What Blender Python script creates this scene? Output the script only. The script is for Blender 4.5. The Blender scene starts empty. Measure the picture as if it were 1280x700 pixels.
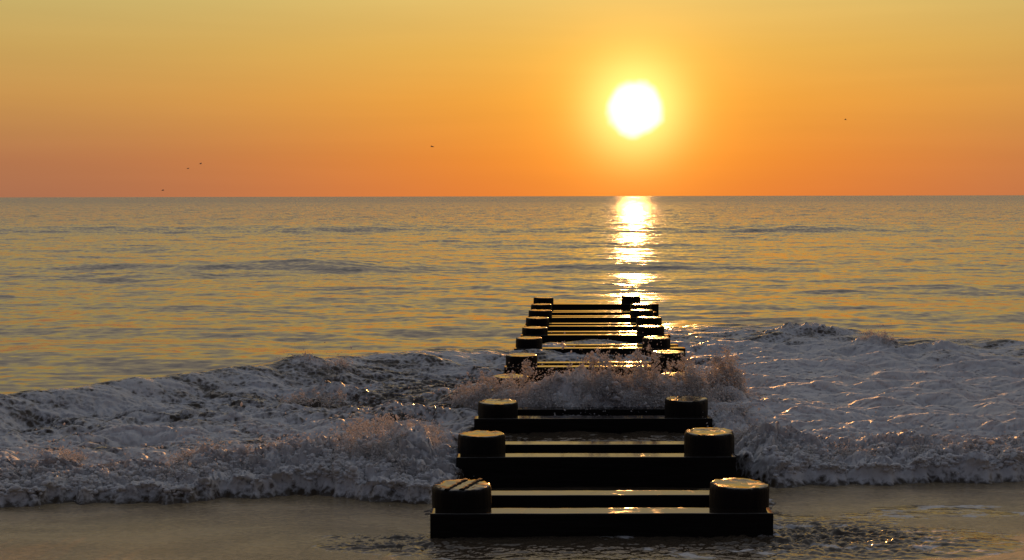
import bpy, bmesh, math, random
import numpy as np
from mathutils import Vector

# ------------------------------------------------------------------ camera, sky, sun, exposure
scene = bpy.context.scene
COL = scene.collection
R = math.radians

cam_data = bpy.data.cameras.new('camera')
cam = bpy.data.objects.new('camera', cam_data)
COL.objects.link(cam)
cam_data.sensor_width = 36.0
cam_data.lens = 47.8
cam_data.clip_start = 0.1
cam_data.clip_end = 40000.0
cam.rotation_mode = 'XYZ'
cam.location = (0.0, 0.0, 2.0)
cam.rotation_euler = (R(90 - 3.53), R(0.12), 0.0)
scene.camera = cam

SUN_EL, SUN_AZ = R(3.6), R(5.15)
SUN = Vector((math.sin(SUN_AZ) * math.cos(SUN_EL), math.cos(SUN_AZ) * math.cos(SUN_EL), math.sin(SUN_EL)))


def lin(r, g, b):
    def f(c):
        c /= 255.0
        return c / 12.92 if c <= 0.04045 else ((c + 0.055) / 1.055) ** 2.4
    return (f(r), f(g), f(b), 1.0)


class Nodes:
    """small helper round a node tree"""
    def __init__(self, tree):
        self.t = tree
        self.n = tree.nodes
        self.n.clear()

    def new(self, kind, **kw):
        nd = self.n.new(kind)
        for k, v in kw.items():
            setattr(nd, k, v)
        return nd

    def put(self, sock, v):
        if isinstance(v, bpy.types.NodeSocket):
            self.t.links.new(v, sock)
        else:
            sock.default_value = v

    def math(self, op, a, b=0.0, c=0.0, clamp=False):
        nd = self.new('ShaderNodeMath', operation=op, use_clamp=clamp)
        self.put(nd.inputs[0], a)
        self.put(nd.inputs[1], b)
        self.put(nd.inputs[2], c)
        return nd.outputs[0]

    def vec(self, op, a, b=(0, 0, 0)):
        nd = self.new('ShaderNodeVectorMath', operation=op)
        self.put(nd.inputs[0], a)
        self.put(nd.inputs[1], b)
        return nd.outputs['Value'] if op in ('DOT_PRODUCT', 'LENGTH', 'DISTANCE') else nd.outputs[0]

    def mix(self, f, a, b, blend='MIX'):
        nd = self.new('ShaderNodeMix', data_type='RGBA', blend_type=blend)
        self.put(nd.inputs[0], f)
        self.put(nd.inputs[6], a)
        self.put(nd.inputs[7], b)
        return nd.outputs[2]

    def smooth(self, v, lo, hi):
        nd = self.new('ShaderNodeMapRange', interpolation_type='SMOOTHSTEP')
        self.put(nd.inputs[0], v)
        nd.inputs[1].default_value = lo
        nd.inputs[2].default_value = hi
        return nd.outputs[0]

    def ramp(self, v, stops):
        nd = self.new('ShaderNodeValToRGB')
        cr = nd.color_ramp
        while len(cr.elements) < len(stops):
            cr.elements.new(0.5)
        for e, (p, c) in zip(cr.elements, stops):
            e.position = p
            e.color = c if len(c) == 4 else (*c, 1.0)
        self.put(nd.inputs[0], v)
        return nd.outputs[0]

    def noise(self, vec, scale, detail=3.0, rough=0.5, dist=0.0):
        nd = self.new('ShaderNodeTexNoise')
        self.put(nd.inputs['Vector'], vec)
        nd.inputs['Scale'].default_value = scale
        nd.inputs['Detail'].default_value = detail
        nd.inputs['Roughness'].default_value = rough
        nd.inputs['Distortion'].default_value = dist
        return nd.outputs[0]


world = bpy.data.worlds.new('World')
scene.world = world
world.use_nodes = True
W = Nodes(world.node_tree)
gen = W.new('ShaderNodeTexCoord').outputs['Generated']
d = W.vec('NORMALIZE', gen)
sep = W.new('ShaderNodeSeparateXYZ')
W.put(sep.inputs[0], d)
el = W.math('MULTIPLY', W.math('ARCSINE', W.math('MAXIMUM', sep.outputs[2], 0.0)), 2 / math.pi)
flat = W.vec('NORMALIZE', W.vec('MULTIPLY', d, (1, 1, 0)))
cosaz = W.vec('DOT_PRODUCT', flat, (math.sin(SUN_AZ), math.cos(SUN_AZ), 0))
P = 1 / 90.0
far = W.ramp(el, [(0, lin(165, 110, 82)), (1.5 * P, lin(175, 117, 80)), (4 * P, lin(198, 147, 82)), (6 * P, lin(199, 162, 92)),
                  (8.3 * P, lin(195, 175, 108)), (13 * P, lin(192, 174, 142)), (22 * P, lin(182, 170, 160)),
                  (40 * P, lin(170, 172, 178)), (1.0, lin(142, 150, 168))])
near = W.ramp(el, [(0, lin(240, 132, 50)), (1.5 * P, lin(246, 144, 48)), (4 * P, lin(248, 166, 60)), (6 * P, lin(242, 182, 80)),
                   (8.3 * P, lin(236, 196, 108)), (13 * P, lin(208, 186, 142)), (22 * P, lin(186, 171, 158)),
                   (40 * P, lin(170, 172, 178)), (1.0, lin(142, 150, 168))])
back = W.ramp(el, [(0, lin(56, 54, 66)), (8 * P, lin(68, 64, 76)), (20 * P, lin(80, 80, 94)), (45 * P, lin(106, 112, 128)), (1.0, lin(142, 150, 168))])
f_near = W.math('POWER', 2.71828, W.math('MULTIPLY', W.math('SUBTRACT', cosaz, 1.0), 26.0))
f_back = W.smooth(cosaz, 0.75, -0.35)
grad = W.mix(f_back, W.mix(f_near, far, near), back)
bands = W.noise(W.vec('MULTIPLY', d, (2.5, 2.5, 38.0)), 1.6, 3.0, 0.5, 0.4)          # faint bands of haze
grad = W.mix(1.0, grad, W.math('ADD', 0.95, W.math('MULTIPLY', bands, 0.10)), 'MULTIPLY')
# the low red haze and the glow of the air round the sun
g = W.vec('DISTANCE', d, tuple(SUN))
def gauss(deg, power=2.0):
    return W.math('POWER', 2.71828, W.math('MULTIPLY', W.math('POWER', W.math('DIVIDE', g, R(deg)), power), -1.0))
def tint(fac, col):
    return W.mix(1.0, col, fac, 'MULTIPLY')
def add(a, b):
    return W.mix(1.0, a, b, 'ADD')
glow = add(tint(gauss(1.85, 2.0), (0.85, 0.70, 0.26, 1)), tint(gauss(3.8), (0.34, 0.17, 0.015, 1)))
gd = W.math('MULTIPLY', g, W.math('ADD', 0.78, W.math('MULTIPLY', W.noise(d, 48.0, 2.0, 0.5), 0.44)))   # uneven thin haze
disc = W.smooth(gd, R(1.34), R(0.86))
glow = add(glow, tint(disc, (0.2, 0.3, 0.85, 1)))
core = W.smooth(g, R(0.75), R(0.40))
glow = add(glow, tint(core, (95.0, 40.0, 9.0, 1)))
sky = W.new('ShaderNodeTexSky', sky_type='NISHITA')
sky.sun_disc = False
sky.sun_elevation = SUN_EL
sky.sun_rotation = SUN_AZ
sky.air_density = 1.2
sky.dust_density = 2.0
bg_a = W.new('ShaderNodeBackground')
W.put(bg_a.inputs[0], sky.outputs[0])
bg_a.inputs[1].default_value = 0.05
bg_b = W.new('ShaderNodeBackground')
W.put(bg_b.inputs[0], add(grad, glow))
bg_b.inputs[1].default_value = 1.0
mx = W.new('ShaderNodeMixShader')
W.put(mx.inputs[0], W.math('MULTIPLY', W.smooth(el, 18 * P, 50 * P), 0.4))
W.put(mx.inputs[1], bg_b.outputs[0])
W.put(mx.inputs[2], bg_a.outputs[0])
W.put(W.new('ShaderNodeOutputWorld').inputs[0], mx.outputs[0])

sun_data = bpy.data.lights.new('sun_light', 'SUN')
sun_data.energy = 5.0
sun_data.angle = R(0.6)
sun_data.color = (1.0, 0.43, 0.12)
sun_ob = bpy.data.objects.new('sun_light', sun_data)
COL.objects.link(sun_ob)
sun_ob.rotation_mode = 'QUATERNION'
sun_ob.rotation_quaternion = SUN.to_track_quat('Z', 'Y')
sun_ob.location = (40, 400, 30)

scene.view_settings.view_transform = 'Standard'
scene.view_settings.look = 'None'
scene.view_settings.gamma = 1.0
scene.view_settings.exposure = 0.0
scene.view_settings.use_curve_mapping = False
scene.render.engine = 'CYCLES'
scene.cycles.use_denoising = True
scene.cycles.max_bounces = 6
scene.cycles.transparent_max_bounces = 8
scene.cycles.sample_clamp_direct = 60.0
scene.cycles.sample_clamp_indirect = 12.0
scene.cycles.caustics_reflective = False
scene.cycles.caustics_refractive = False

# ------------------------------------------------------------------ helpers
def tag(o, label=None, cat=None, group=None, kind=None):
    for k, v in (('label', label), ('category', cat), ('group', group), ('kind', kind)):
        if v:
            o[k] = v
    return o


def obj(name, me, mat=None, parent=None):
    o = bpy.data.objects.new(name, me)
    COL.objects.link(o)
    if mat:
        me.materials.append(mat)
    o.parent = parent
    return o


def grid_mesh(name, X, Y, Z, attrs=None):
    n, m = X.shape
    me = bpy.data.meshes.new(name)
    co = np.stack([X, Y, Z], -1).reshape(-1, 3).astype(np.float32)
    me.vertices.add(n * m)
    me.vertices.foreach_set('co', co.ravel())
    i = np.arange(n * m).reshape(n, m)
    q = np.stack([i[:-1, :-1], i[:-1, 1:], i[1:, 1:], i[1:, :-1]], -1).reshape(-1, 4).astype(np.int32)
    me.loops.add(q.size)
    me.loops.foreach_set('vertex_index', q.ravel())
    me.polygons.add(len(q))
    me.polygons.foreach_set('loop_start', np.arange(0, q.size, 4, dtype=np.int32))
    me.polygons.foreach_set('use_smooth', np.ones(len(q), bool))
    me.update(calc_edges=True)
    for k, v in (attrs or {}).items():
        me.attributes.new(k, 'FLOAT', 'POINT').data.foreach_set('value', v.astype(np.float32).ravel())
    return me


def soup_mesh(name, verts, faces):
    """many small closed shells: verts (k,n,3), faces (f,3) of one shell"""
    k, n, _ = verts.shape
    me = bpy.data.meshes.new(name)
    me.vertices.add(k * n)
    me.vertices.foreach_set('co', verts.astype(np.float32).ravel())
    F = (faces[None] + (np.arange(k) * n)[:, None, None]).reshape(-1, 3).astype(np.int32)
    me.loops.add(F.size)
    me.loops.foreach_set('vertex_index', F.ravel())
    me.polygons.add(len(F))
    me.polygons.foreach_set('loop_start', np.arange(0, F.size, 3, dtype=np.int32))
    me.polygons.foreach_set('use_smooth', np.ones(len(F), bool))
    me.update(calc_edges=True)
    return me


def hash2(ix, iy, seed):
    h = (ix * 374761393 + iy * 668265263 + seed * 974634777) & 0xFFFFFFFF
    h = ((h ^ (h >> 13)) * 1274126177) & 0xFFFFFFFF
    h = ((h ^ (h >> 16)) * 2246822519) & 0xFFFFFFFF
    return ((h ^ (h >> 15)) & 0xFFFF) / 65535.0


def gnoise(x, y, seed):
    """gradient noise, about -0.7 .. 0.7"""
    x0 = np.floor(x).astype(np.int64)
    y0 = np.floor(y).astype(np.int64)
    fx, fy = x - x0, y - y0
    u = fx * fx * fx * (fx * (fx * 6 - 15) + 10)
    v = fy * fy * fy * (fy * (fy * 6 - 15) + 10)
    def c(i, j):
        a = hash2(x0 + i, y0 + j, seed) * 2 * math.pi
        return np.cos(a) * (fx - i) + np.sin(a) * (fy - j)
    a = c(0, 0); a += u * (c(1, 0) - a)
    b = c(0, 1); b += u * (c(1, 1) - b)
    return a + v * (b - a)


def fbm(x, y, seed, octs=4, gain=0.5):
    s, amp = 0, 1.0
    for o in range(octs):
        s = s + amp * gnoise(x + 17.3 * o, y - 9.1 * o, seed + o)
        x = x * 2.03; y = y * 2.03
        amp *= gain
    return s


def billow(x, y, seed, octs=3, gain=0.5):
    """rounded lumps with creases between them, 0 .. ~1"""
    s, amp = 0, 1.0
    for o in range(octs):
        s = s + amp * np.sqrt(np.abs(gnoise(x + 31.7 * o, y + 5.3 * o, seed + o)) + 0.004)
        x = x * 2.1; y = y * 2.1
        amp *= gain
    return s


def sstep(v, a, b):
    t = np.clip((v - a) / (b - a), 0, 1)
    return t * t * (3 - 2 * t)


# ------------------------------------------------------------------ materials
def material(name):
    m = bpy.data.materials.new(name)
    m.use_nodes = True
    return m, Nodes(m.node_tree)


def principled(N, **kw):
    b = N.new('ShaderNodeBsdfPrincipled')
    for k, v in kw.items():
        N.put(b.inputs[k.replace('_', ' ')], v)
    return b


def bump(N, h, strength, dist):
    nd = N.new('ShaderNodeBump')
    nd.inputs['Strength'].default_value = strength
    nd.inputs['Distance'].default_value = dist
    N.put(nd.inputs['Height'], h)
    return nd.outputs[0]


def out(N, s):
    N.put(N.new('ShaderNodeOutputMaterial').inputs[0], s)


def scaled(N, coord, s):
    return N.vec('MULTIPLY', coord, s)


# open water
M_sea, N = material('sea_water')
pos = N.new('ShaderNodeNewGeometry').outputs['Position']
sy = N.new('ShaderNodeSeparateXYZ'); N.put(sy.inputs[0], pos)
off = N.smooth(sy.outputs[1], 14.0, 160.0)
def slopes(scale, stretch, detail):
    t = N.new('ShaderNodeTexNoise')
    N.put(t.inputs['Vector'], scaled(N, pos, stretch))
    t.inputs['Scale'].default_value = scale
    t.inputs['Detail'].default_value = detail
    return N.vec('SUBTRACT', t.outputs['Color'], (0.5, 0.5, 0.5))
far_off = N.smooth(sy.outputs[1], 60.0, 600.0)
sl = N.vec('ADD', scaled(N, slopes(1.6, (0.8, 1.2, 1), 2.0), (0.30, 0.50, 0)), scaled(N, slopes(7.0, (0.8, 1.2, 1), 2.5), (0.80, 0.70, 0)))
amp = N.math('ADD', 0.40, N.math('MULTIPLY', off, 0.65))
sc_ = N.new('ShaderNodeVectorMath', operation='SCALE'); N.put(sc_.inputs[0], sl); N.put(sc_.inputs['Scale'], amp)
# waves run ashore: their shoreward faces are the steeper ones
run = N.new('ShaderNodeCombineXYZ')
N.put(run.inputs[1], N.math('ADD', -0.035, N.math('ADD', N.math('MULTIPLY', off, -0.04), N.math('MULTIPLY', far_off, -0.085))))
sl2 = N.vec('ADD', sc_.outputs[0], run.outputs[0])
wnor = N.vec('NORMALIZE', N.vec('ADD', N.new('ShaderNodeNewGeometry').outputs['Normal'], sl2))
b = principled(N, Base_Color=(0.050, 0.054, 0.050, 1), Roughness=0.06, IOR=1.333, Normal=wnor)
out(N, b.outputs[0])

# surf: foam over brown, sand laden water
M_surf, N = material('surf_foam')
pos = N.new('ShaderNodeNewGeometry').outputs['Position']
at = N.new('ShaderNodeAttribute', attribute_name='foam').outputs['Fac']
fine = N.noise(pos, 26.0, 4, 0.65, 0.6)
cells = N.new('ShaderNodeTexVoronoi', feature='DISTANCE_TO_EDGE')
N.put(cells.inputs['Vector'], N.vec('ADD', pos, N.vec('MULTIPLY', N.new('ShaderNodeTexNoise').outputs['Color'], (0.1, 0.1, 0))))
cells.inputs['Scale'].default_value = 14.0
lace = N.math('SUBTRACT', 0.22, cells.outputs['Distance'])
mask = N.math('ADD', at, N.math('ADD', N.math('MULTIPLY', N.math('SUBTRACT', fine, 0.5), 0.80), N.math('MULTIPLY', lace, 0.80)))
mask = N.smooth(mask, 0.30, 0.80)
wn = N.math('ADD', N.math('MULTIPLY', N.noise(scaled(N, pos, (0.7, 1.3, 1)), 9.0, 3, 0.55), 0.008), N.math('MULTIPLY', N.noise(pos, 34.0, 2, 0.5), 0.0012))
water = principled(N, Base_Color=(0.070, 0.052, 0.034, 1), Roughness=0.10, IOR=1.333, Normal=bump(N, wn, 1.0, 1.0))
fb = N.math('ADD', N.math('MULTIPLY', N.noise(pos, 40.0, 3, 0.6), 0.006), N.math('MULTIPLY', N.noise(pos, 140.0, 2, 0.6), 0.0012))
fn = bump(N, fb, 0.9, 1.0)
fcol = N.mix(N.noise(pos, 3.0, 4, 0.6), (0.60, 0.58, 0.55, 1), (0.86, 0.86, 0.86, 1))
foam = principled(N, Base_Color=fcol, Roughness=0.55, IOR=1.2, Normal=fn)
tr = N.new('ShaderNodeBsdfTranslucent')
N.put(tr.inputs[0], (0.80, 0.72, 0.66, 1))
N.put(tr.inputs[1], fn)
fm = N.new('ShaderNodeMixShader')
fm.inputs[0].default_value = 0.13
N.put(fm.inputs[1], foam.outputs[0]); N.put(fm.inputs[2], tr.outputs[0])
ms = N.new('ShaderNodeMixShader')
N.put(ms.inputs[0], mask)
N.put(ms.inputs[1], water.outputs[0]); N.put(ms.inputs[2], fm.outputs[0])
out(N, ms.outputs[0])

# airborne spray
M_spray, N = material('spray')
a1 = principled(N, Base_Color=(0.74, 0.73, 0.72, 1), Roughness=0.15, IOR=1.333)
t1 = N.new('ShaderNodeBsdfTranslucent')
t1.inputs[0].default_value = (0.85, 0.78, 0.72, 1)
m1 = N.new('ShaderNodeMixShader')
m1.inputs[0].default_value = 0.36
N.put(m1.inputs[1], a1.outputs[0]); N.put(m1.inputs[2], t1.outputs[0])
out(N, m1.outputs[0])

# wet sand
M_sand, N = material('wet_sand')
pos = N.new('ShaderNodeNewGeometry').outputs['Position']
grain = N.noise(pos, 130.0, 3, 0.7)
rip = N.noise(scaled(N, pos, (1, 1.6, 1)), 24.0, 4, 0.65)
patch = N.noise(scaled(N, pos, (0.7, 1.5, 1)), 1.3, 4, 0.55, 0.5)
sh = N.math('ADD', N.math('MULTIPLY', grain, 0.0013), N.math('MULTIPLY', rip, 0.008))
streak = N.noise(scaled(N, pos, (0.6, 1.0, 1)), 40.0, 4, 0.8)
scol = N.mix(N.math('ADD', N.math('MULTIPLY', N.smooth(patch, 0.3, 0.7), 0.45), N.math('MULTIPLY', N.smooth(streak, 0.40, 0.60), 0.65)), (0.150, 0.112, 0.060, 1), (0.440, 0.330, 0.180, 1))
srough = N.math('ADD', 0.13, N.math('MULTIPLY', N.smooth(patch, 0.35, 0.7), 0.20))
b = principled(N, Base_Color=scol, Roughness=srough, IOR=1.50, Normal=bump(N, sh, 1.0, 1.0))
out(N, b.outputs[0])

# tarred, soaked timber
def timber(name, stretch, top_rough, dry_amt):
    m, N = material(name)
    co = N.new('ShaderNodeTexCoord').outputs['Object']
    gr = N.noise(scaled(N, co, stretch), 9.0, 5, 0.65, 0.3)
    sp = N.noise(co, 22.0, 3, 0.6)
    col = N.mix(gr, (0.004, 0.0035, 0.003, 1), (0.014, 0.010, 0.007, 1))
    nrm = N.new('ShaderNodeNewGeometry')
    s = N.new('ShaderNodeSeparateXYZ'); N.put(s.inputs[0], nrm.outputs['True Normal'])
    up = N.smooth(s.outputs[2], 0.7, 0.97)
    hh = N.math('ADD', N.math('MULTIPLY', gr, N.math('SUBTRACT', 0.010, N.math('MULTIPLY', up, 0.0093))),
                N.math('MULTIPLY', sp, 0.0004))
    ro = N.math('ADD', N.math('SUBTRACT', 0.62, N.math('MULTIPLY', up, 0.62 - top_rough)), N.math('MULTIPLY', sp, 0.03))
    dry = N.math('MULTIPLY', N.smooth(N.noise(co, 9.0, 4, 0.65, 0.8), 0.52, 0.60), up)
    ro = N.math('ADD', ro, N.math('MULTIPLY', dry, dry_amt))
    b = principled(N, Base_Color=col, Roughness=ro, IOR=1.5, Specular_IOR_Level=N.math('SUBTRACT', N.math('ADD', 0.14, N.math('MULTIPLY', up, 0.36)), N.math('MULTIPLY', dry, dry_amt)), Normal=bump(N, hh, 1.0, 1.0))
    out(N, b.outputs[0])
    return m
M_pile = timber('soaked_pile_timber', (3.0, 3.0, 0.35), 0.03, 0.45)
M_beam = timber('soaked_beam_timber', (0.3, 3.0, 3.0), 0.02, 0.10)

M_strap, N = material('dark_strap')
b = principled(N, Base_Color=(0.008, 0.006, 0.005, 1), Roughness=0.8, IOR=1.3)
out(N, b.outputs[0])

M_bird, N = material('bird_plumage')
co = N.new('ShaderNodeTexCoord').outputs['Object']
b = principled(N, Base_Color=N.mix(N.noise(co, 5.0), (0.20, 0.18, 0.17, 1), (0.42, 0.40, 0.38, 1)), Roughness=0.8)
out(N, b.outputs[0])

# ------------------------------------------------------------------ the sea
rng = np.random.default_rng(7)
WAVES = []
for lam in np.geomspace(0.35, 16.0, 64):
    th = R(268) + rng.normal(0, R(55) if lam < 2.5 else R(32))
    k = 2 * math.pi / lam
    slope = (0.0115 if lam < 2.5 else 0.0095 if lam < 6 else 0.0050) * rng.uniform(0.5, 1.4)
    WAVES.append((k * math.cos(th), k * math.sin(th), slope / k, rng.uniform(0, 6.28), lam))


def sea_height(X, Y, dy):
    """dy: local row spacing; waves finer than the mesh are left to the material"""
    Z = np.zeros_like(X)
    grp = 0.65 + 0.9 * np.clip(fbm(X / 16.0, Y / 9.0, 50, 3) + 0.25, 0, 1.4)
    grp2 = 0.6 + 0.9 * np.clip(fbm(X / 45.0 + 3, Y / 30.0, 60, 2) + 0.3, 0, 1.3)
    wx = 0.6 * fbm(X / 5.0, Y / 5.0, 70, 2)
    wy = 0.6 * fbm(X / 5.0, Y / 5.0, 80, 2)
    for kx, ky, a, ph, lam in WAVES:
        w = sstep(np.full_like(X, lam), 1.6 * dy, 3.5 * dy)
        s = np.sin(kx * (X + wx) + ky * (Y + wy) + ph)
        s = s + 0.18 * (s * s - 0.5)
        Z += a * w * s * (grp if lam < 6 else grp2)
    for yc, sg, am, sd in ((38.0, 2.0, 0.20, 71), (78.0, 4.0, 0.36, 72)):      # a few longer swells coming in
        q = (Y - yc - 0.02 * X - sg * 1.6 * gnoise(X / (yc * 0.35), X * 0 + 1.5, sd)) / sg
        Z += am * np.exp(-q * q) * np.clip(0.55 + 1.3 * gnoise(X / (yc * 0.16) + 9.3, X * 0 + 2.5, sd + 5), 0.05, 1.1) * sstep(np.full_like(X, sg), 0.4 * dy, 1.2 * dy)
    return Z


BX = np.array([-14, -9, -6.5, -4.53, -3.75, -2.38, -1.12, 0, 1.1, 2.5, 4.14, 4.83, 6.52, 9, 14])
BY = np.array([8.6, 9.4, 10.5, 11.94, 12.93, 14.36, 15.7, 16.3, 17.6, 19.6, 19.2, 17.9, 17.2, 16.6, 16.0])
FX = np.array([-14, -6, -3.4, -2.77, -2.11, -1.6, -1.33, -0.85, -0.52, -0.40, -0.1, 0.5, 1.56, 1.75, 2.0, 2.66, 3.76, 6, 14])
FY = np.array([8.9, 8.9, 8.94, 8.96, 9.08, 9.25, 9.3, 8.98, 8.95, 9.5, 10.0, 10.15, 10.1, 9.7, 9.58, 9.72, 9.86, 10.1, 10.3])
_sx = np.linspace(-14, 14, 1401)
_ker = np.hanning(61); _ker /= _ker.sum()
_by = np.convolve(np.pad(np.interp(_sx, BX, BY), 30, 'edge'), _ker, 'valid')
_k2 = np.hanning(21); _k2 /= _k2.sum()
_fy = np.convolve(np.pad(np.interp(_sx, FX, FY), 10, 'edge'), _k2, 'valid')


def y_back(x):
    return np.interp(x, _sx, _by) + 0.10 * gnoise(x * 1.1, x * 0 + 3.3, 5) + 0.05 * gnoise(x * 4, x * 0 + 1.3, 6)


def y_front(x):
    return np.interp(x, _sx, _fy) + 0.16 * gnoise(x * 1.7, x * 0 + 7.7, 8) + 0.17 * gnoise(x * 4.3, x * 0 + 2.7, 9) + 0.09 * gnoise(x * 11, x * 0 + 5.1, 10)


def sand_height(X, Y):
    z = (8.1 - Y) * 0.045
    z = z + 0.010 * fbm(X * 0.5, Y * 0.9, 90, 3) + 0.0030 * fbm(X * 2.2, Y * 4.5, 95, 3)
    return z


rows = [10.0]
while rows[-1] < 14000:
    y = rows[-1]
    rows.append(y * (1.0024 if y < 60 else 1.0042 if y < 350 else 1.014))
rows = np.array(rows)
u = np.concatenate([np.linspace(-2.2, -0.535, 70), np.linspace(-0.52, 0.54, 740), np.linspace(0.555, 2.2, 70)])
du = 1.06 / 739
Y = np.repeat(rows[:, None], len(u), 1)
X = Y * u[None]
dy = np.maximum(np.gradient(rows)[:, None] * np.ones_like(X), 0.3 * Y * du)
Zs = sea_height(X, Y, dy)
inside = y_back(np.clip(X, -14, 14)) - Y
Z = Zs - 0.45 * sstep(inside, -0.2, 1.6)
tag(obj('sea', grid_mesh('sea', X, Y, Z), M_sea), 'calm open sea under the low sun with small dark ripples', 'sea', kind='structure')

# ------------------------------------------------------------------ beach
ys = np.concatenate([np.linspace(-40, 5.5, 40), np.linspace(5.6, 12, 420), np.linspace(12.5, 60, 40)])
xs = np.concatenate([np.linspace(-60, -6.2, 30), np.linspace(-6, 6, 520), np.linspace(6.2, 60, 30)])
X, Y = np.meshgrid(xs, ys)
tag(obj('beach_sand', grid_mesh('beach_sand', X, Y, sand_height(X, Y)), M_sand), 'wet brown sand at the foot of the breaking foam', 'sand', kind='structure')

# ------------------------------------------------------------------ surf
MOUNDS = [  # x, y, radius x, radius y, height
    (0.25, 12.35, 0.42, 0.40, 0.15), (0.65, 12.2, 0.45, 0.42, 0.20), (1.1, 12.25, 0.45, 0.40, 0.20), (1.5, 12.55, 0.30, 0.35, 0.18),
    (-0.15, 12.7, 0.40, 0.45, 0.08), (2.0, 12.9, 0.26, 0.32, 0.15),
    (-1.0, 9.75, 0.45, 0.45, 0.12), (-0.68, 10.0, 0.22, 0.40, 0.11), (-1.45, 9.95, 0.30, 0.3, 0.09), (-0.95, 10.6, 0.4, 0.4, 0.09),
    (-1.75, 9.75, 0.22, 0.22, 0.08), (-2.25, 9.75, 0.20, 0.2, 0.07), (-3.3, 9.8, 0.18, 0.2, 0.06), (-2.75, 9.9, 0.2, 0.2, 0.05),
    (-2.25, 14.35, 0.20, 0.25, 0.04), (-1.95, 14.4, 0.20, 0.25, 0.03), (-1.7, 13.2, 0.3, 0.3, 0.08), (-1.1, 12.0, 0.6, 0.25, 0.08),
    (1.85, 10.35, 0.20, 0.3, 0.10), (2.05, 10.2, 0.22, 0.25, 0.09), (1.85, 11.3, 0.22, 0.25, 0.09), (2.9, 10.4, 0.2, 0.16, 0.05), (2.5, 10.5, 0.25, 0.2, 0.06), (3.4, 10.5, 0.22, 0.2, 0.05),
    (3.9, 18.3, 0.6, 0.25, 0.14), (4.6, 17.0, 0.25, 0.25, 0.10), (4.3, 17.2, 0.5, 0.25, 0.09), (5.2, 16.6, 0.5, 0.2, 0.09),
]
r0 = [6.6]
while r0[-1] < 23.5:
    r0.append(r0[-1] * 1.00135)
r0 = np.array(r0)
u = np.concatenate([np.linspace(-0.95, -0.474, 110), np.arange(-0.47, 0.485, 0.00095), np.linspace(0.489, 0.95, 110)])
Y = np.repeat(r0[:, None], len(u), 1)
X = Y * u[None]
yf, yb = y_front(X), y_back(X)
inn = Y - yf
span = yb - yf
t = inn / span
zs = sand_height(X, Y)
zsea = sea_height(X, Y, np.full_like(X, 0.06))
body = np.clip((inn + 0.02) / 0.62, 0, 1) ** 0.6
rear = 1 - sstep(Y - yb, -0.1, 1.5)
right = sstep(X, 1.5, 3.2)
crest_h = np.interp(X, [-9, -4.5, -2.4, -1, 0, 2.4, 4, 5, 9], [0.17, 0.18, 0.19, 0.16, 0.10, 0.06, 0.08, 0.07, 0.07])
mid_h = 0.075 + 0.02 * right
level = 0.02 + mid_h * body * (1 - 0.3 * sstep(t, 0.05, 0.4)) + crest_h * np.exp(-((t - 1.0) / 0.13) ** 2 * np.where(t < 1, 1, 1)) * rear
# slow swells in the bore, drawn out along the shore
swell = 0.070 * gnoise(X * 0.9, Y * 1.3, 11) + 0.110 * gnoise(X * 1.5 + Y * 0.4, Y * 2.4, 12) + 0.075 * gnoise(X * 2.6 - Y * 0.5, Y * 4.2, 13)
swell = swell + right * (0.055 * gnoise(X * 2.2 + Y * 0.8 + 0.3 * gnoise(X * 2, Y * 2, 15), Y * 4.5, 14) + 0.03 * gnoise(X * 4.5 + Y, Y * 8, 16))
Yn = Y + 2.2 * level
wsl = 0.12 * fbm(X * 1.3, Y * 1.3, 20, 3)
wsl2 = 0.12 * fbm(X * 1.3 + 40, Y * 1.3, 24, 3)
b1 = billow((X + wsl) * 1.7, (Y + wsl2) * 2.3, 30, 2, 0.45)
b2 = billow((X + wsl) * 5.0, (Yn + wsl2) * 6.0, 34, 4, 0.55)
b3 = fbm(X * 22, Yn * 22, 40, 2)
front = np.exp(-((inn - 0.25) / 0.42) ** 2)
calm = 1 - 0.65 * right * sstep(t, 0.10, 0.25)
shade_gap = np.exp(-((X - 0.62) / 0.95) ** 6) * np.exp(-((Y - 10.2) / 1.25) ** 6)
turb = (1 - 0.75 * shade_gap) * body * rear * (0.30 + 0.70 * sstep(np.abs(t - 0.45), 0.60, 0.25))
z = level + turb * (swell * 0.9 + calm * (0.085 * (b1 - 0.75)) + calm * 0.036 * (b2 - 0.9) + calm * 0.004 * b3)
fr_l = sstep(inn, -0.04, 0.04)
z = z - 0.05 * shade_gap * body + (1 - shade_gap) * fr_l * front * (0.105 * (b2 - 0.66) + 0.05 * (b1 - 0.65) + 0.010 * b3 + 0.01)
for mx_, my_, ra, rb, hh in MOUNDS:
    e = np.exp(-(((X - mx_) / ra) ** 2 + ((Y - my_) / rb) ** 2) ** 1.3)
    z = z + hh * e * (0.50 + 0.40 * b2 + 0.45 * fbm(X * 9, Y * 9, 44, 4))
behind = sstep(Y - yb, 0.0, 0.5)
z = z * (1 - behind) + (level - 0.02 + zsea) * behind - 0.10 * sstep(Y - yb, 1.2, 1.9)
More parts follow.
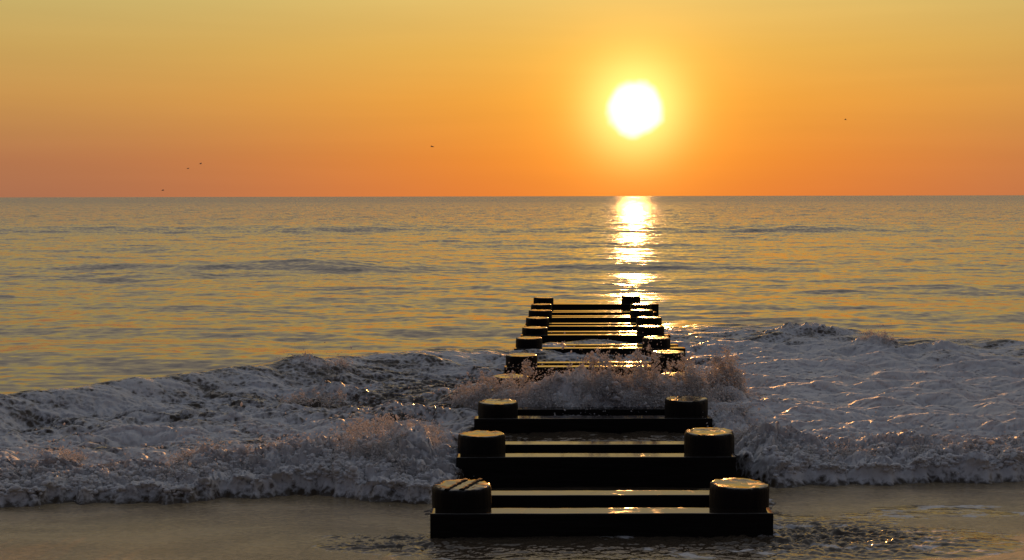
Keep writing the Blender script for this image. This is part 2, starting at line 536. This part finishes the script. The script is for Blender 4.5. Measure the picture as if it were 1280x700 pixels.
# thin backwash running over the sand in front
n_f = fbm(X * 1.1, Y * 1.9, 100, 4)
reg = np.exp(-(((X - 0.85) / 1.75) ** 2 + ((Y - 7.6) / 0.62) ** 2) ** 2) * 1.15
reg = reg + 0.5 * np.exp(-(((X - 2.3) / 1.4) ** 2 + ((Y - 8.2) / 1.0) ** 2) ** 2)
reg = reg + 0.9 * sstep(Y, 8.0, 8.6) * np.exp(-((X - 0.55) / 1.1) ** 4)
reg = reg + 0.35 * np.exp(-(((X + 0.75) / 0.5) ** 2 + ((Y - 7.78) / 0.42) ** 2) ** 2)
film = 0.020 * (reg * 1.25 - 0.62 + 0.55 * n_f)
rough_w = np.clip(np.exp(-(((X - 1.75) / 0.65) ** 2 + ((Y - 7.85) / 0.42) ** 2)) * 1.2 + 0.8 * 1.2 * np.exp(-(((X + 0.72) / 0.42) ** 2 + ((Y - 7.78) / 0.36) ** 2)) + 0.06 * reg + 0.22 * np.exp(-((X - 0.7) / 1.6) ** 4 - ((Y - 7.48) / 0.24) ** 2), 0, 1.5)
ripple = 0.042 * rough_w * (billow((X + 0.4 * Y) * 6, (Y - 0.2 * X) * 9, 110, 3, 0.55) - 0.9)
zf = zs + np.minimum(film, 0.028) + ripple * sstep(film, -0.004, 0.006)
in_w = sstep(inn, -0.10, 0.04)
z = zf * (1 - in_w) + np.maximum(z, zs - 0.01) * in_w
# lumps lean and overhang a little
lean = turb * in_w * (1 - behind)
Xo = X + lean * 0.05 * gnoise(X * 6.5, Y * 6.5, 46) + lean * 0.02 * gnoise(X * 16, Y * 16, 47)
lip = np.exp(-((inn - 0.09) / 0.06) ** 2) * (1 - shade_gap) * (0.4 + 0.8 * np.clip(b2 - 0.4, 0, 1))
Yo = Y - 0.085 * lip - lean * (0.25 * np.clip(b2 - 0.8, -0.3, 0.5) * (0.25 + front))

# foam cover
pat = fbm(X * 0.9, Y * 1.3, 120, 4, 0.55)
pat2 = fbm((X + wsl) * 4.0, (Y + wsl2) * 6.0, 124, 3, 0.6)
cov = 0.73 + 0.45 * pat + 0.40 * pat2
cov = cov - 0.45 * np.exp(-(((X + 0.55) / 1.6) ** 2 + ((Y - 13.2) / 1.9) ** 2)) - 0.12 * sstep(X, 0.5, -1.0) * sstep(fbm(X * 1.2 + 7, Y * 1.9, 160, 3), 0.05, 0.45)
cov = cov - 0.30 * np.exp(-(((X - 1.2) / 1.2) ** 2 + ((Y - 15.5) / 2.6) ** 2))
cov = cov + 0.30 * right * (1 - sstep(t, 0.65, 0.85)) - 0.35 * right * sstep(t, 0.72, 0.95)
cov = cov + 0.35 * front
for mx_, my_, ra, rb, hh in MOUNDS:
    cov = cov + 0.9 * hh / 0.3 * np.exp(-(((X - mx_) / ra) ** 2 + ((Y - my_) / rb) ** 2))
cov = cov * (1 - sstep(Y - yb, -0.25, 0.12)) * sstep(inn, -0.12, 0.02) * (0.70 + 0.30 * sstep(inn + 0.05 * pat2, 0.02, 0.16))  # last factor thins the foam at the front's foot to darken its shaded underside
# laces of foam at the rim and in the folds of the backwash
band = np.exp(-(gnoise(X * 0.75 + 4.0, Y * 1.5, 150) / 0.05) ** 2) * sstep(X, 1.7, 2.3) * sstep(pat2, -0.5, 0.4)
rim = (np.exp(-((film - 0.001) / 0.0016) ** 2) + 0.9 * band) * (0.55 + 0.7 * pat2) * sstep(X, -1.7, -1.2)
cov = np.maximum(cov, (1 - in_w) * np.clip(0.75 * np.exp(-(((X - 0.6) / 0.75) ** 2 + ((Y - 9.05) / 0.25) ** 2)) * (0.6 + 0.8 * pat2) + rim * 0.62 + 0.75 * np.clip(reg, 0, 1) * sstep(X + 0.0 * Y, 0.2, 0.9) * sstep(n_f + 0.7 * pat2, 0.10, 0.7), 0, 1))
# shade between the nearest frames, put into the cover as darker, thinner foam
cov = cov - 0.95 * shade_gap
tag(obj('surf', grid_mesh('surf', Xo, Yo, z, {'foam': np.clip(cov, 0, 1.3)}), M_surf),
    'churning white foam of the broken wave running up the sand', 'surf', kind='stuff')

# ------------------------------------------------------------------ timber groin: pairs of piles clamped by double beams
def rough_pile(rad, z0, z1, seed, dish=0.0, jag=0.004):
    rs = random.Random(seed)
    seg = 56
    ph = [rs.uniform(0, 6.28) for _ in range(4)]
    def rr(a, z):
        return rad * (1 + 0.018 * math.sin(2 * a + ph[0]) + 0.012 * math.sin(3 * a + ph[1] + z * 2) + 0.006 * math.sin(7 * a + ph[2])
                      + 0.005 * math.sin(13 * a + ph[3] + 3 * z) + 0.03 * max(0, 0.05 - z))
    chips = [(rs.randrange(seg), rs.randint(2, 5), rs.uniform(0.006, 0.018)) for _ in range(rs.randint(2, 4))]
    splits = [rs.randrange(seg) for _ in range(rs.randint(2, 5))]
    bm = bmesh.new()
    rings = []
    prof = [(1, z0), (1, -0.1), (1, 0.08), (1.0, z1 - 0.03), (0.985, z1 - 0.010), (0.955, z1 - 0.002), (0.90, z1), (0.70, z1 - dish * 0.5), (0.45, z1 - dish), (0.2, z1 - dish)]
    for k, (f, z) in enumerate(prof):
        ring = []
        for i in range(seg):
            a = 2 * math.pi * i / seg
            r = rr(a, z) * f
            dz = 0
            if 4 <= k <= 6:
                dz = rs.uniform(-jag, jag * 0.4) + jag * 0.8 * math.sin(5 * a + ph[1])
                dz *= {4: 1.0, 5: 0.8, 6: 0.35}[k]
            elif k > 6:
                dz = 0.0006 * math.sin(3 * a + k) + rs.uniform(-0.0003, 0.0003)
            if 3 <= k <= 6:
                for c0, cw, cd in chips:
                    if (i - c0) % seg < cw:
                        dz -= cd * {3: 0.6, 4: 0.9, 5: 0.8, 6: 0.25}[k]
                        r *= 1 - cd * {3: 0.6, 4: 1.2, 5: 1.0, 6: 0.3}[k]
            if i in splits and 2 <= k <= 6:
                r *= 0.965
                dz -= 0.004 if k > 3 else 0
            ring.append(bm.verts.new((r * math.cos(a), r * math.sin(a), z + dz)))
        rings.append(ring)
    for A, B in zip(rings, rings[1:]):
        for i in range(seg):
            j = (i + 1) % seg
            bm.faces.new((A[i], A[j], B[j], B[i]))
    c = bm.verts.new((0, 0, z1 - dish))
    for i in range(seg):
        bm.faces.new((rings[-1][i], rings[-1][(i + 1) % seg], c))
    for f in bm.faces:
        f.smooth = True
    me = bpy.data.meshes.new('pile')
    bm.to_mesh(me); bm.free()
    return me


def rough_beam(x0, x1, y0, y1, z0, z1, seed):
    """a sawn timber: worn rounded arrises, slight waviness"""
    rs = random.Random(seed)
    n = 60
    c = 0.007
    sec = []
    def arc(cx, cz, a0):
        return [(cx + c * math.cos(R(a0 + s)), cz + c * math.sin(R(a0 + s))) for s in (0, 22.5, 45, 67.5, 90)]
    e = 0.016
    sec += [(y1, z1 - e)] + arc(y1 - c, z1 - c, 0) + [(y1 - e, z1), (y0 + e, z1)] + arc(y0 + c, z1 - c, 90) + [(y0, z1 - e)]
    sec += [(y0, z0 + e)] + arc(y0 + c, z0 + c, 180) + [(y0 + e, z0), (y1 - e, z0)] + arc(y1 - c, z0 + c, 270) + [(y1, z0 + e)]
    ph = [rs.uniform(0, 6.28) for _ in range(6)]
    bm = bmesh.new()
    rings = []
    for k in range(n + 1):
        x = x0 + (x1 - x0) * k / n
        ring = []
        for q, (yy, zz) in enumerate(sec):
            wz = 0.0006 * math.sin(x * 3 + ph[0]) + 0.00012 * math.sin(x * 13 + ph[1])
            wy = 0.0025 * math.sin(x * 4 + ph[2]) + 0.0015 * math.sin(x * 13 + ph[3])
            chip = rs.uniform(-0.0009, 0.0006) if q in (2, 3, 4, 10, 11, 12) else 0
            ring.append(bm.verts.new((x, yy + wy + chip * (1 if yy > (y0 + y1) / 2 else -1), zz + wz + chip * 0.5)))
        rings.append(ring)
    m = len(sec)
    for A, B in zip(rings, rings[1:]):
        for i in range(m):
            j = (i + 1) % m
            bm.faces.new((A[i], A[j], B[j], B[i])).smooth = True
    bm.faces.new(rings[0]); bm.faces.new(list(reversed(rings[-1])))
    bmesh.ops.recalc_face_normals(bm, faces=bm.faces)
    me = bpy.data.meshes.new('crossbeam')
    bm.to_mesh(me); bm.free()
    return me


FRAMES = [  # left x, right x, y, left top, right top, overhang left, overhang right, left radius, right radius
    (-0.302, 1.356, 8.08, 0.270, 0.275, 0.00, 0.03, 0.176, 0.178),
    (-0.226, 1.440, 9.83, 0.272, 0.285, 0.00, 0.01, 0.172, 0.186),
    (-0.125, 1.477, 11.45, 0.262, 0.285, 0.02, 0.05, 0.172, 0.180),
    (-0.015, 1.608, 13.10, 0.260, 0.275, 0.02, 0.03, 0.176, 0.178),
    (0.105, 1.707, 14.85, 0.262, 0.292, 0.02, 0.02, 0.172, 0.182),
    (0.206, 1.763, 16.57, 0.270, 0.270, 0.02, 0.20, 0.166, 0.174),
    (0.299, 1.829, 17.90, 0.268, 0.282, 0.02, 0.10, 0.170, 0.180),
    (0.357, 1.946, 19.30, 0.272, 0.275, 0.02, 0.05, 0.168, 0.180),
    (0.424, 1.965, 20.60, 0.270, 0.270, 0.02, 0.12, 0.178, 0.180),
    (0.472, 2.060, 21.72, 0.272, 0.270, 0.02, 0.10, 0.170, 0.172),
    (0.528, 2.022, 23.14, 0.275, 0.300, 0.02, 0.34, 0.174, 0.160),
]
LABELS = [
    'nearest black timber frame on the sand, two dark strips across its left post top',
    'second timber frame from the beach, its lit left post top marked with a ring',
    'third timber frame from the beach, foam splashing right behind its beams',
    'fourth timber frame from the beach, swamped and almost hidden by the big splash',
    'fifth timber frame from the beach, only its post tops clear of the splash',
    'sixth timber frame from the beach, first with its beams showing beyond the splash',
    'seventh timber frame from the beach, the sun gleaming on its right beam ends',
    'eighth timber frame from the beach, fourth from the sea end of the groin',
    'ninth timber frame from the beach, third from the sea end of the groin',
    'tenth timber frame from the beach, just in front of the one at the sea end',
    'farthest timber frame at the sea end, its right post dark against the sun glitter',
]
for i, (xl, xr, y, tl, tr_, ol, orr, rl, rr_) in enumerate(FRAMES):
    xm = (xl + xr) / 2
    root = bpy.data.objects.new('timber_frame', None)
    COL.objects.link(root)
    root.location = (xm, y, -0.05)
    tag(root, LABELS[i], 'timber frame', 'timber frames of the groin')
    zoff = 0.05
    pl = obj('pile', rough_pile(rl, -0.9, tl + zoff, 100 + i, 0.004 if i else 0.0, 0.003), M_pile, root)
    pl.location = (xl - xm, 0, 0); pl.rotation_euler = (R(random.Random(i).uniform(-1.0, .6)), R(random.Random(i + 5).uniform(-1.2, 1.2) if i else -0.5), R(37 * i))
    pr = obj('pile', rough_pile(rr_, -0.9, tr_ + zoff, 200 + i, 0.006 if i in (0, 1, 2) else 0.0, 0.004), M_pile, root)
    pr.location = (xr - xm, 0, 0); pr.rotation_euler = (R(random.Random(i + 7).uniform(-1.0, .6)), R(random.Random(i + 15).uniform(-1.2, 1.2)), R(53 * i))
    zt = (0.165 if i != 1 else 0.156) + zoff + random.Random(i + 9).uniform(-0.003, 0.003) + (random.Random(i + 40).uniform(0.0, 0.03) if i > 4 else 0)
    sag = random.Random(i + 60).uniform(0.008, 0.028) if i > 2 else 0.0
    xa, xb = xl - xm - rl - ol, xr - xm + rr_ + orr - 0.055
    obj('crossbeam', rough_beam(xa, xb, -0.31, -0.155, zt - 0.30, zt, 300 + i), M_beam, root)
    obj('crossbeam', rough_beam(xa + 0.02, xb - 0.03, 0.155, 0.30, zt - 0.30, zt + 0.004 - sag, 400 + i), M_beam, root)
    if i == 0:
        for sx in (-0.035, 0.055):
            bm = bmesh.new()
            ang = R(70)
            dx, dyv = math.cos(ang), math.sin(ang)
            nx, ny = -dyv, dx
            n = 14
            ringsv = []
            L = math.sqrt(max(0.01, 0.160 ** 2 - (sx * 0.85) ** 2))
            for k in range(n + 1):
                s = -L + 2 * L * k / n
                w = 0.017 + 0.003 * math.sin(k * 1.7 + sx * 40)
                hgt = 0.010 + 0.002 * math.sin(k * 2.3)
                ringsv.append([bm.verts.new((sx + s * dx + nx * o * w, s * dyv + ny * o * w, tl + zoff - 0.003 + hh * hgt))
                               for o, hh in ((-1, 0), (-0.7, 0.8), (0, 1), (0.7, 0.8), (1, 0))])
            for A, B in zip(ringsv, ringsv[1:]):
                for q in range(5):
                    bm.faces.new((A[q], A[(q + 1) % 5], B[(q + 1) % 5], B[q])).smooth = True
            bm.faces.new(ringsv[0]); bm.faces.new(ringsv[-1])
            bmesh.ops.recalc_face_normals(bm, faces=bm.faces)
            me = bpy.data.meshes.new('strap'); bm.to_mesh(me); bm.free()
            obj('strap', me, M_strap, pl)

# ------------------------------------------------------------------ airborne spray over the breaking foam
OCTA = (np.array([(1, 0, 0), (-1, 0, 0), (0, 1, 0), (0, -1, 0), (0, 0, 1), (0, 0, -1)], float),
        np.array([(0, 2, 4), (2, 1, 4), (1, 3, 4), (3, 0, 4), (2, 0, 5), (1, 2, 5), (3, 1, 5), (0, 3, 5)]))


def spray(name, label, blobs, seed, count, big=False):
    """blobs: (x, y, z base, rx, ry, height, weight)"""
    rs = np.random.default_rng(seed)
    w = np.array([b[6] for b in blobs], float); w /= w.sum()
    nc = max(12, count // 90)                       # clumps first, then the drops of each clump
    idx = rs.choice(len(blobs), nc, p=w)
    B = np.array([b[:6] for b in blobs])[idx]
    c = np.empty((nc, 3))
    a = rs.uniform(0, 6.283, nc); r = np.sqrt(rs.uniform(0, 1, nc))
    c[:, 0] = B[:, 0] + B[:, 3] * r * np.cos(a)
    c[:, 1] = B[:, 1] + B[:, 4] * r * np.sin(a)
    top = np.clip(0.62 + 1.0 * fbm(c[:, 0] * 3.2, c[:, 1] * 3.2, seed, 3), 0.2, 1.25)
    up = rs.beta(1.0, 1.25, nc)
    c[:, 2] = B[:, 2] + B[:, 5] * top * up * np.clip(1.1 - 0.7 * r * r, 0.2, 1)
    cr = rs.uniform(0.016, 0.06, nc) * (1.15 - 0.5 * up)
    ci = rs.choice(nc, count, p=(cr ** 1.6) / (cr ** 1.6).sum())
    q = rs.normal(size=(count, 3)); q /= np.linalg.norm(q, axis=1)[:, None]
    q *= (rs.uniform(0, 1, count) ** 0.5 * (1 + 0.5 * np.abs(rs.normal(size=count)) ** 2.2))[:, None]
    p = c[ci] + q * cr[ci][:, None] * np.array([1.0, 1.0, 1.25])
    loose = rs.uniform(size=count) < 0.05
    p[loose] += rs.normal(0, 1, (loose.sum(), 3)) * np.array([0.12, 0.10, 0.05]) + np.array([0, 0, 0.05])
    s = np.clip(np.exp(rs.normal(math.log(0.0036), 0.45, count)), 0.0014, 0.012)
    s[loose] *= 0.8
    bigd = rs.uniform(size=count) < 0.03
    s[bigd] *= 2.4
    v, f = OCTA
    el_ = rs.uniform(0.8, 2.2, count)
    rot = rs.normal(size=(count, 3)); rot[:, 2] += 0.8; rot /= np.linalg.norm(rot, axis=1)[:, None]
    V = v[None] * s[:, None, None]
    proj = np.einsum('kni,ki->kn', V, rot)
    V = V + (proj * (el_ - 1)[:, None])[..., None] * rot[:, None, :]
    V = V + p[:, None]
    tag(obj(name, soup_mesh(name, V, f), M_spray), label, 'splash', kind='stuff')


spray('wave_splash', 'big splash bursting over the middle of the timber groin',
      [(0.15, 12.2, 0.06, 0.40, 0.35, 0.46, 1.1), (0.65, 12.05, 0.06, 0.45, 0.38, 0.54, 1.6), (1.1, 12.08, 0.06, 0.42, 0.38, 0.58, 1.6),
       (1.5, 12.3, 0.06, 0.26, 0.3, 0.58, 1.0), (-0.2, 12.5, 0.06, 0.35, 0.35, 0.34, 0.7), (2.0, 12.9, 0.06, 0.22, 0.28, 0.48, 0.8),
       (0.6, 11.9, 0.02, 0.55, 0.16, 0.26, 0.9)], 1, 230000)
spray('wave_splash', 'spiky splash left of the second timber frame',
      [(-1.0, 9.75, 0.03, 0.42, 0.4, 0.36, 1.4), (-0.68, 10.0, 0.03, 0.18, 0.35, 0.32, 0.9), (-1.45, 10.0, 0.03, 0.25, 0.3, 0.22, 0.5), (-0.95, 10.7, 0.06, 0.40, 0.35, 0.24, 0.5)], 2, 60000)
spray('wave_splash', 'low splashes along the foam front at the left',
      [(-1.75, 9.75, 0.05, 0.2, 0.2, 0.20, 1), (-2.25, 9.75, 0.05, 0.18, 0.2, 0.18, 1), (-3.3, 9.8, 0.05, 0.16, 0.2, 0.14, 0.7), (-1.9, 12.6, 0.08, 0.35, 0.3, 0.20, 0.5)], 3, 16000)
spray('wave_splash', 'splash tossed up on the back crest of the left foam',
      [(-2.25, 14.35, 0.15, 0.18, 0.2, 0.22, 1), (-1.95, 14.4, 0.15, 0.18, 0.2, 0.15, 0.8)], 4, 7000)
spray('wave_splash', 'rounded splash right beside the second timber frame',
      [(1.85, 10.3, 0.04, 0.17, 0.25, 0.22, 1), (1.85, 11.3, 0.06, 0.18, 0.25, 0.22, 0.6)], 5, 14000)
spray('wave_splash', 'small splash in the far foam at the right',
      [(4.6, 17.0, 0.10, 0.22, 0.2, 0.28, 1), (3.9, 18.3, 0.08, 0.4, 0.2, 0.18, 0.6)], 6, 6000)

# bubbly lumps crowding the front of the foam and its rough places
rs = np.random.default_rng(77)
n = 16000
lx = rs.uniform(-4.6, 4.9, n)
near_front = rs.uniform(size=n) < 0.72
ly = np.where(near_front, y_front(lx) + 0.01 + np.abs(rs.normal(0, 0.26, n)), y_front(lx) + rs.uniform(0.3, 1.0, n) * (y_back(lx) - y_front(lx)) * 0.8)
keep = (gnoise(lx * 2.6, ly * 3.4, 201) + 0.4 * gnoise(lx * 9, ly * 9, 202) > np.where(near_front, -0.12, 0.22)) & ~((lx > -0.5) & (lx < 1.7) & (ly < 13.5))
lx, ly, near_front = lx[keep], ly[keep], near_front[keep]
ri = np.clip(np.round(np.log(ly / 6.6) / math.log(1.00135)).astype(int), 0, len(r0) - 1)
ci = np.clip(np.searchsorted(u, lx / ly), 0, len(u) - 1)
px_, py_, pz_ = Xo[ri, ci], Yo[ri, ci], z[ri, ci]
rad = np.exp(rs.normal(math.log(0.0085), 0.40, len(px_))).clip(0.004, 0.020)
rad = np.where(near_front, rad, rad * 0.8)
bm = bmesh.new(); bmesh.ops.create_icosphere(bm, subdivisions=2, radius=1.0)
iv = np.array([q.co[:] for q in bm.verts]); fi = np.array([[q.index for q in p.verts] for p in bm.faces]); bm.free()
k = len(px_)
ph = rs.uniform(0, 50, (k, 1))
bumps = 1 + 0.28 * gnoise(iv[None, :, 0] * 1.7 + ph, iv[None, :, 1] * 1.7 + iv[None, :, 2] * 1.3, 210) + 0.22 * gnoise(iv[None, :, 0] * 3.6 + ph, iv[None, :, 2] * 3.6 + iv[None, :, 1], 211)
V = iv[None] * bumps[..., None] * rad[:, None, None] * rs.uniform(0.8, 1.35, (k, 1, 3)) * np.array([1.25, 1.0, 0.85])
V = V + np.stack([px_, py_, pz_ + rad * 0.15], -1)[:, None]
lump = soup_mesh('foam_lumps', V, fi)
lump.attributes.new('foam', 'FLOAT', 'POINT').data.foreach_set('value', np.full(k * len(iv), 0.85, np.float32))
tag(obj('foam_lumps', lump, M_surf), 'bubbly lumps of foam crowding the front edge of the wave', 'foam', kind='stuff')

fr = []
for k in range(64):
    x = -4.2 + 8.6 * (k + 0.5) / 64
    if -0.5 < x < 1.65:
        continue
    yy = float(y_front(np.array([x]))[0])
    fr.append((x, yy + 0.10, -0.05 if x < 1.6 else -0.06, 0.09, 0.06, 0.14, 1.0))
    fr.append((x, yy + 0.32, 0.03, 0.09, 0.12, 0.15, 1.0))
spray('foam_drops', 'fine drops flung up along the front of the foam', fr, 9, 26000)

# ------------------------------------------------------------------ birds
def bird_mesh(span, flap, seed):
    """one continuous body with head, tail and two bent wings; x = right wing, y = forward"""
    bm = bmesh.new()
    secs = [(-0.30, 0.012, 0.06), (-0.20, 0.03, 0.035), (-0.08, 0.055, 0.055), (0.05, 0.06, 0.062), (0.15, 0.045, 0.048),
            (0.20, 0.034, 0.036), (0.25, 0.036, 0.036), (0.285, 0.022, 0.022), (0.33, 0.006, 0.006)]
    seg = 10
    rings = []
    for yy, rz, rx in secs:
        rings.append([bm.verts.new((rx * math.cos(2 * math.pi * k / seg), yy, rz * math.sin(2 * math.pi * k / seg))) for k in range(seg)])
    for A, B in zip(rings, rings[1:]):
        for k in range(seg):
            bm.faces.new((A[k], A[(k + 1) % seg], B[(k + 1) % seg], B[k]))
    bm.faces.new(rings[0]); bm.faces.new(rings[-1])
    hs = span / 2
    for sgn in (-1, 1):
        prev = None
        for q, (f, ch, zf, sw) in enumerate([(0.0, 0.17, 0.0, 0.02), (0.2, 0.17, 0.55, 0.05), (0.45, 0.15, 1.0, 0.07), (0.7, 0.10, 0.8, 0.0), (0.9, 0.055, 0.35, -0.08), (1.0, 0.012, 0.0, -0.14)]):
            x = sgn * (0.03 + f * (hs - 0.03)); zc = 0.03 + flap * zf * hs
            th = 0.016 * (1 - 0.8 * f)
            ring = [bm.verts.new(c) for c in ((x, sw + ch * 0.5, zc), (x, sw + ch * 0.15, zc + th), (x, sw - ch * 0.5, zc), (x, sw + ch * 0.15, zc - th * 0.5))]
            if prev:
                for k in range(4):
                    bm.faces.new((prev[k], prev[(k + 1) % 4], ring[(k + 1) % 4], ring[k]))
            else:
                bm.faces.new(ring)
            prev = ring
        bm.faces.new(prev)
    bmesh.ops.recalc_face_normals(bm, faces=bm.faces)
    for f in bm.faces:
        f.smooth = True
    me = bpy.data.meshes.new('seabird')
    bm.to_mesh(me); bm.free()
    return me


BIRDS = [  # position, heading, span, wing lift, label
    ((-7.0, 120.0, 6.35), 70, 1.15, 0.16, 'dark seabird gliding alone with spread wings over the middle of the sea'),
    ((-36.5, 160.0, 5.85), 250, 0.9, 0.40, 'right and upper bird of the three small ones at far left'),
    ((-38.0, 160.0, 5.3), 240, 0.85, 0.25, 'middle bird of the three small ones at far left'),
    ((-41.0, 160.0, 2.75), 255, 0.85, 0.35, 'lowest and leftmost bird, skimming just above the horizon'),
    ((41.5, 170.0, 11.4), 100, 0.8, 0.35, 'tiny distant bird in the sky right of the sun'),
]
for loc, hd, sp, fl, lab in BIRDS:
    o = obj('seabird', bird_mesh(sp, fl, 1), M_bird)
    o.location = (loc[0] * 1.7, loc[1] * 1.7, 2 + (loc[2] - 2) * 1.7)
    o.rotation_euler = (R(4), R(8), R(hd))
    tag(o, lab, 'bird', 'seabirds over the sea')
